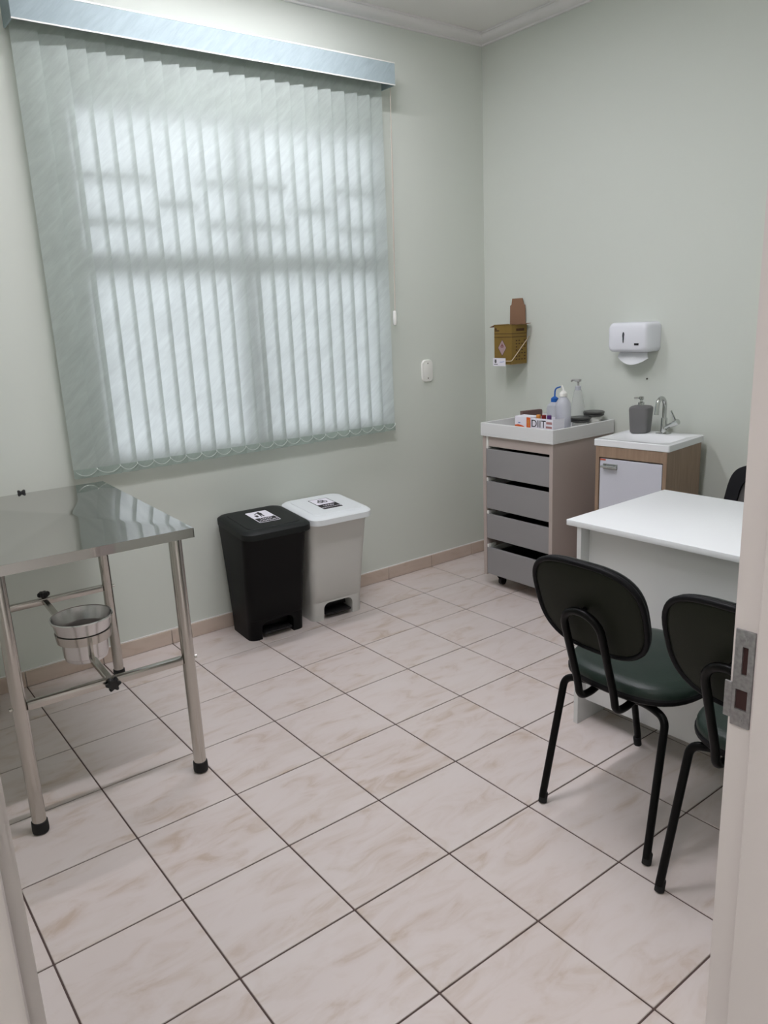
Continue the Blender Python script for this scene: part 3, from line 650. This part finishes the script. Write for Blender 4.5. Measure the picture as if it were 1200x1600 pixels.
b = MB(); b.box((-hx, -hy, 0), (hx, hy, .002)); b.box((-hx, -hy, .002), (-hx + .0015, hy, hh)); b.box((hx - .0015, -hy, .002), (hx, hy, hh)); b.box((-hx + .0015, -hy, .002), (hx - .0015, -hy + .0015, hh)); b.box((-hx + .0015, hy - .0015, .002), (hx - .0015, hy, hh))
build('carton', b, STICK, t)
Mx = frame_xy((-hx - .0002, 0, 0), (0, -1, 0), (0, 0, 1))
build('lettering', text_mb('DIIT', .052, Mx @ Matrix.Translation((-.022, .066, .0002))), INK, t)
q = MB()
for k in range(5): q.box((-.058 + .016 * k, .038, 0), (-.047 + .016 * k, .042, .0003), M=Mx)
build('small_print', q, INK, t)
q = MB().box((.028, .070, 0), (.064, .082, .0003), M=Mx).box((.026, .050, 0), (.064, .060, .0003), M=Mx); build('pink_print', q, mat('dusty_pink_print', (178, 128, 126), .6), t)
for (dx, dy, cm, cn) in ((-.020, .043, CAPORANGE, 'orange'), (-.016, .012, CAPRED, 'dark red'), (-.012, -.019, CAPPURPLE, 'purple')):
    tt = thing('sample_tube', 'blood sample tube with %s cap standing in the white carton' % cn, 'tube', (2.394 + dx, -.793 + dy, TFZ + .002), 0, 'capped sample tubes in the carton')
    build('tube', MB().lathe([(.004, 0), (.0075, .004), (.0075, .088), (.006, .088)], n=14), CLEARPL, tt)
    build('cap', MB().lathe([(.0105, .082), (.0112, .084), (.0112, .106), (.010, .108), (.0001, .108)], n=16), cm, tt)
t = thing('flat_carton', 'narrow dark brown carton standing behind the orange medicine box', 'box', (2.525, -.566, TFZ), -.22)
build('carton', MB().box((-.062, -.012, 0), (.062, .012, .104), .001, 1), CARDEDGE, t)
build('lid_flap', MB().box((-.061, -.0128, .070), (.063, -.0121, .098)), CARDEDGE, t)
# bottles
t = thing('squeeze_bottle', 'milky squeeze bottle with slender white nozzle, nearest in the tray', 'bottle', (2.462, -.832, TFZ))
hb = [(.034, 0), (.038, .004), (.038, .150), (.036, .165), (.026, .182), (.017, .192), (.016, .205)]
build('body', MB().lathe(hb, n=28), MILKY, t)
build('liquid', MB().lathe([(.032, .003), (.0365, .006), (.0365, .078), (.0001, .078)], n=28), LIQUID, t)
build('cap', MB().lathe([(.017, .196), (.019, .198), (.019, .212), (.012, .220), (.0055, .226)], n=20), WHITEPL, t)
build('nozzle', MB().tube([(0, 0, .224), (0, .004, .24), (0, .010, .252)], [.005, .0036, .0024], 10), WHITEPL, t)
t = thing('wash_bottle', 'wash bottle with blue cap and bent blue spout, behind the squeeze bottle', 'bottle', (2.548, -.705, TFZ))
build('body', MB().lathe([(.036, 0), (.040, .004), (.040, .120), (.036, .138), (.020, .152), (.015, .156)], n=28), MILKY, t)
build('cap', MB().lathe([(.014, .152), (.019, .154), (.019, .172), (.012, .178), (.005, .182)], n=20), BLUEPL, t)
build('spout', MB().tube(smooth_path([(0, 0, .175), (0, -.002, .222), (0, -.036, .232)], .022), .0038, 10), BLUEPL, t)
t = thing('pump_bottle', 'clear tapered pump bottle standing tallest at the back of the tray', 'bottle', (2.655, -.768, TFZ))
build('body', MB().lathe([(.036, 0), (.040, .004), (.0395, .060), (.034, .120), (.026, .175), (.020, .205), (.014, .212)], n=28), milky_material('frosted_clear_bottle', (222, 225, 222), 0.30), t)
build('collar', MB().lathe([(.0145, .206), (.016, .208), (.016, .226), (.008, .230)], n=18), MILKY, t)
build('pump_head', MB().cyl((0, 0, .228), (0, 0, .252), .006, n=10).box((-.011, -.013, .250), (.011, .016, .264), .003, 2).tube(smooth_path([(0, .01, .258), (0, .038, .258), (0, .044, .250)], .006), .005, 10), mat('grey_clear_plastic', (176, 176, 172), .3), t)
for (x, y, z, lab) in ((2.572, -.848, .064, 'round dish with dark grey lid, lower one next to the squeeze bottle'), (2.668, -.860, .084, 'round dish with dark grey lid, raised one by the back wall')):
    t = thing('lidded_dish', lab, 'dish', (x, y, TFZ), 0, 'lidded dishes in the tray')
    build('dish', MB().lathe([(.030, 0), (.034, .003), (.036, z - .008), (.033, z - .004)], n=28), WHITEPL, t)
    build('lid', MB().lathe([(.044, z - .004), (.052, z), (.052, z + .006), (.047, z + .007), (.047, z + .011), (.054, z + .012), (.054, z + .017), (.050, z + .020), (.0001, z + .0205)], n=32), LIDGREY, t)

# ---------------------------------------------------------------- sink cabinet
SA = .113
def sw(x, y, z=0):
    c, s = math.cos(SA), math.sin(SA); return (2.523 + c * x - s * y, -1.283 + s * x + c * y, z)
SW, SD = .366, .342          # across (y), deep (x)
scab = thing('sink_cabinet', 'small wood-finish cabinet with a white door under the wash basin', 'cabinet', sw(0, 0), SA)
hx, hy = SD / 2 - .004, SW / 2 - .010
cz0, cz1 = .0, .838
build('side_panel', MB().box((-hx, hy - .018, cz0), (hx, hy, cz1), .001, 1), OAK, scab)
build('side_panel', MB().box((-hx, -hy, cz0), (hx, -hy + .018, cz1), .001, 1), OAK, scab)
build('back_panel', MB().box((hx - .012, -hy + .018, cz0 + .05), (hx, hy - .018, cz1)), OAK, scab)
build('bottom_panel', MB().box((-hx + .03, -hy + .018, .06), (hx - .012, hy - .018, .075)), OAK, scab)
build('top_rail', MB().box((-hx, -hy + .018, .786), (-hx + .018, hy - .018, cz1), .001, 1), OAK, scab)
build('plinth', MB().box((-hx + .03, -hy + .018, 0), (-hx + .045, hy - .018, .06)), OAK, scab)
door = build('door', MB().box((-hx + .001, -hy + .0205, .065), (-hx + .016, hy - .0225, .780), .001, 1), DOORWHITE, scab, label='glossy white door')
b = MB(); zh, y0, y1 = .745, hy - .112, hy - .040
b.box((-hx - .003, y0, zh - .012), (-hx + .001, y1, zh + .014), .001, 1); b.tube([(-hx - .018, y0 - .002, zh + .002), (-hx - .018, y1 + .002, zh + .002)], .006, 10)
b.box((-hx - .018, y0 + .002, zh - .002), (-hx - .002, y0 + .008, zh + .008)); b.box((-hx - .018, y1 - .008, zh - .002), (-hx - .002, y1 - .002, zh + .008))
build('handle', b, CHROME, door, label='short chrome bar handle')
build('sticker', MB().box((-hx - .0004, hy - .052, .772), (-hx + .0011, hy - .024, .7795)), mat('orange_red_sticker', (196, 92, 66), .6), door)
sink = thing('wash_basin', 'white ceramic wash basin top resting on the wood-finish cabinet', 'basin', sw(0, 0, cz1), SA)
hx, hy, zt = SD / 2, SW / 2, .031
b = MB()
def rr(w_, d_, r_, cx, z): return [(x, y, z) for x, y in rrect(w_, d_, r_, 5, (cx, 0))]
b.loft([rr(SD - .004, SW - .004, .006, 0, 0), rr(SD, SW, .008, 0, .002), rr(SD, SW, .008, 0, zt - .003), rr(SD - .006, SW - .006, .006, 0, zt), rr(SD - .055 - .070, SW - .06, .03, -.035, zt), rr(SD - .065 - .070, SW - .07, .03, -.035, zt - .004), rr(SD - .12 - .07, SW - .12, .03, -.03, zt - .022), rr(.02, .02, .009, -.03, zt - .027)])
build('basin', b, CERAM, sink, ang=40)
build('drain', MB().lathe([(.014, 0), (.016, .001), (.012, .0018), (.0001, .001)], (-.03, 0, zt - .0266), n=16), CHROME, sink)
def faucet():
    p = sw(.118, -.012, cz1 + zt)
    t = thing('faucet', 'chrome gooseneck faucet with side lever on the basin', 'faucet', p, 0)
    build('base', MB().lathe([(.022, 0), (.022, .004), (.016, .007)], n=20).box((-.022, -.030, 0), (.022, .030, .004), .002, 1), CHROME, t)
    build('body', MB().lathe([(.0145, .006), (.0145, .070), (.0135, .074), (.011, .076)], n=20), CHROME, t)
    pts = [(0, 0, .074), (0, 0, .125)] + [(-.030 + .030 * math.cos(a), 0, .132 + .036 * math.sin(a)) for a in [PI * k / 12 for k in range(0, 13)]] + [(-.062, 0, .112)]
    build('spout', MB().tube(pts, .0098, 14), CHROME, t)
    build('aerator', MB().cyl((-.0615, 0, .114), (-.0645, 0, .094), .0105, n=14), CHROME, t)
    d = Vector((-.10, -.85, .42)).normalized(); c = Vector((0, -.010, .030)); e = c + d * .075
    build('side_valve', MB().tube([c, c + d * .052], .0105, 14).tube([c + d * .050, e], .0135, 14), CHROME, t)
    build('lever', MB().tube([c + d * .064, c + d * .064 + Vector((-.012, .022, .055))], [.0055, .004], 10), CHROME, t)
faucet()
t = thing('soap_dispenser', 'grey square soap dispenser with silver pump left of the faucet', 'soap dispenser', sw(.103, .098, cz1 + zt), SA + .15)
b = MB(); b.loft([ring(rrect(.074, .074, .016, 5), 0), ring(rrect(.082, .082, .017, 5), .006), ring(rrect(.094, .094, .018, 5), .110), ring(rrect(.092, .092, .018, 5), .119), ring(rrect(.080, .080, .018, 5), .125), ring(rrect(.03, .03, .012, 5), .130)])
build('body', b, STONEWARE, t)
build('collar', MB().lathe([(.015, .129), (.015, .142), (.009, .146)], n=18), CHROME, t)
build('pump_head', MB().cyl((0, 0, .144), (0, 0, .158), .005, n=10).lathe([(.008, .154), (.011, .158), (.011, .168), (.008, .171)], n=16).tube([(0, 0, .164), (-.014, .030, .163)], .004, 8), CHROME, t)

# ---------------------------------------------------------------- desk
dk = thing('desk', 'white laminate desk with panel front in front of the two green chairs', 'desk', (1.462, -1.680, 0), math.radians(1.2))
DL, DWd = 1.13, .600
build('desk_top', MB().box((0, -DL, .738), (DWd, 0, .758), .0015, 2), DESKTOP, dk)
build('side_panel', MB().box((.004, -.060, .0), (DWd - .02, -.042, .738), .001, 1), MDFWHITE, dk)
build('side_panel', MB().box((.004, -DL + .042, .0), (DWd - .02, -DL + .060, .738), .001, 1), MDFWHITE, dk)
build('modesty_panel', MB().box((.048, -DL + .060, .082), (.066, -.060, .738), .001, 1), MDFWHITE, dk)

# ---------------------------------------------------------------- visitor chairs
def visitor_chair(label, loc, rz):
    t = thing('visitor_chair', label, 'chair', loc, rz, 'green visitor chairs at the desk')
    # seat
    A, Bh, e = .205, .200, 2.9
    P = sell(A, Bh, e, 48); cx = .248
    def sr(k, z): return [(cx + x * k, y * k, z) for x, y in P]
    build('seat', MB().loft([sr(.985, .434), sr(1.0, .444), sr(.995, .458), sr(.95, .470), sr(.80, .478), sr(.4, .482), sr(.02, .483)]), VINYL, t, ang=70)
    build('seat_shell', MB().loft([sr(.90, .420), sr(.985, .424), sr(1.012, .430), sr(1.016, .440), sr(1.0, .4445)]), PIPING, t)
    # backrest (tilted slab, curved towards the sitter)
    W, Hh, T = .176, .140, .012
    n = 52; Q = []
    for k in range(n):
        a = 2 * PI * k / n; c_, s_ = math.cos(a), math.sin(a)
        y = W * math.copysign(abs(c_) ** (2 / 3.0), c_); z = Hh * math.copysign(abs(s_) ** (2 / 2.9), s_)
        Q.append((y * (1 + .02 * z / Hh), z))
    tl = math.radians(17)
    def bp(y, z, d): # d: towards the sitter
        x = d + .008 * (y / W) ** 2
        return (-.036 + x * math.cos(tl) - z * math.sin(tl), y, .698 + z * math.cos(tl) + x * math.sin(tl))
    def brg(k, d): return [bp(y * k, z * k, d) for y, z in Q]
    build('backrest', MB().loft([brg(.955, -.004), brg(.97, .0), brg(.985, T), brg(.95, T + .008), brg(.75, T + .013), brg(.3, T + .015), brg(.02, T + .015)]), VINYL, t, ang=70)
    build('back_panel', MB().loft([brg(.02, -.0125), brg(.5, -.0125), brg(.90, -.011), brg(.955, -.008), brg(.955, -.004)]), BACKVINYL, t, ang=70, label='dark olive rear cover of the backrest')
    b = MB(); b.tube(brg(.985, -.0062), .0078, 8, True); b.loft([brg(1.0, -.004), brg(1.008, .003), brg(1.0, .009), brg(.985, .012)], False, False)
    build('piping', b, PIPING, t, ang=60)
    # back support: one bent tube, arch behind the backrest
    hw = .060; pts = []
    L = lambda s: [(.200, s * hw, .4130), (.115, s * hw, .4110), (.060, s * hw, .396), (.012, s * hw, .400), (.003, s * hw, .45), bpz(s * hw, -.058)]
    def bpz(y, z, d=-.037):
        p = bp(0, z, d); return (p[0], y, p[2])
    left = smooth_path(L(1), .045, 7); right = smooth_path(L(-1), .045, 7)
    arch = [bpz(hw * math.cos(a), -.050 + .058 * math.sin(a), -.037) for a in [PI * k / 14 for k in range(1, 14)]]
    build('back_tube', MB().tube(left + arch + right[::-1], .0108, 12), FRAME, t, ang=70)
    c0, c1 = Vector(bpz(0, .002, -.037)), Vector(bpz(0, .002, -.010)); build('back_bolt', MB().cyl(c0, c1, .007, n=12), FRAME, t)
    # two bent-tube leg pairs
    for x0, x1, y0, y1 in ((.0, .080, .182, .168), (.488, .395, .182, .168)):
        for s in (-1, 1):
            l = build('leg', MB().tube(smooth_path([(x0, s * y0, .020), (x1, s * y1, .398), (x1 + (.015 if x0 < .2 else -.015), s * .105, .408), (x1 + (.015 if x0 < .2 else -.015), 0, .408)], .028, 7), .0112, 12), FRAME, t, ang=70)
            build('foot_cap', MB().lathe([(.010, 0), (.0128, .002), (.0128, .030), (.0114, .034)], n=14, M=Matrix.Translation((x0 - .001 * (x1 - x0), s * y0, 0)) @ Matrix.Rotation((x1 - x0) / .38, 4, 'Y')), BLACKRUB, l)
    build('seat_bracket', MB().box((.075, -.02, .4145), (.39, .02, .4205)), FRAME, t)
    return t
ch1 = visitor_chair('green vinyl visitor chair fully in view, nearest the window side of the desk', (1.022, -2.146, 0), 0)
ch2 = copy_tree(ch1); ch2.location = (.955, -2.590, 0); ch2.rotation_euler = (0, 0, math.radians(-1.5))
for o in ch2.children:
    if o.name.split('.')[0] in ('backrest', 'back_panel', 'piping', 'back_tube', 'back_bolt'): o.location.z += .018 if o.name.startswith('back_t') else .024
ch2['label'] = 'green vinyl visitor chair half hidden behind the door frame on the right'

# ---------------------------------------------------------------- office chair behind the desk
oc = thing('office_chair', 'black office chair with grey mesh back standing behind the desk', 'chair', (2.25, -1.885, 0), 0)
P = [(.060 * math.cos(a), .060 * math.sin(a)) for a in [2 * PI * k / 5 for k in range(5)]]
for k in range(5):
    a = 2 * PI * k / 5 + .3; d = Vector((math.cos(a), math.sin(a), 0))
    l = build('star_leg', MB().tube([d * .02 + Vector((0, 0, .095)), d * .25 + Vector((0, 0, .062))], [.022, .014], 10), BLACKPL, oc)
    c = d * .25; nrm = Vector((-d.y, d.x, 0))
    build('castor', MB().tube([c + nrm * -.022 + Vector((0, 0, .0255)), c + nrm * .022 + Vector((0, 0, .0255))], .0255, 16), BLACKPL, l)
build('gas_column', MB().lathe([(.028, .085), (.028, .22), (.016, .22), (.016, .40)], n=18), BLACKPL, oc)
P = sell(.22, .225, 3.2, 40)
build('seat', MB().loft([ring([(x * .9, y * .9) for x, y in P], .395), ring(P, .41), ring(P, .445), ring([(x * .93, y * .93) for x, y in P], .462), ring([(x * .5, y * .5) for x, y in P], .468)]), DARKFAB, oc, ang=60)
def obp(y, z, d): return (.215 + d + .10 * (z - .5) * .9 - .35 * y * y, y, z)
def outline(k0):
    Q = []
    for q in range(48):
        a = 2 * PI * q / 48; c_, s_ = math.cos(a), math.sin(a)
        z = .640 + (.165 - k0) * math.copysign(abs(s_) ** .42, s_); y = (.215 - k0 - .045 * ((z - .49) / .33)) * math.copysign(abs(c_) ** .42, c_); Q.append((y, z))
    return Q
b = MB(); b.loft([[obp(y, z, d) for y, z in outline(k)] for k, d in ((.0, 0), (.0, .03), (.052, .03), (.052, 0), (.0, 0))], False, False); build('back_frame', b, DARKFAB, oc)
b = MB(); b.loft([[obp(y, z, d) for y, z in outline(k)] for k, d in ((.050, .012), (.050, .018), (.10, .018), (.15, .018))], True, True); build('back_mesh', b, MESH, oc)
build('back_stem', MB().tube(smooth_path([(.02, 0, .385), (.245, 0, .385), (.262, 0, .52)], .06), .018, 10), BLACKPL, oc)
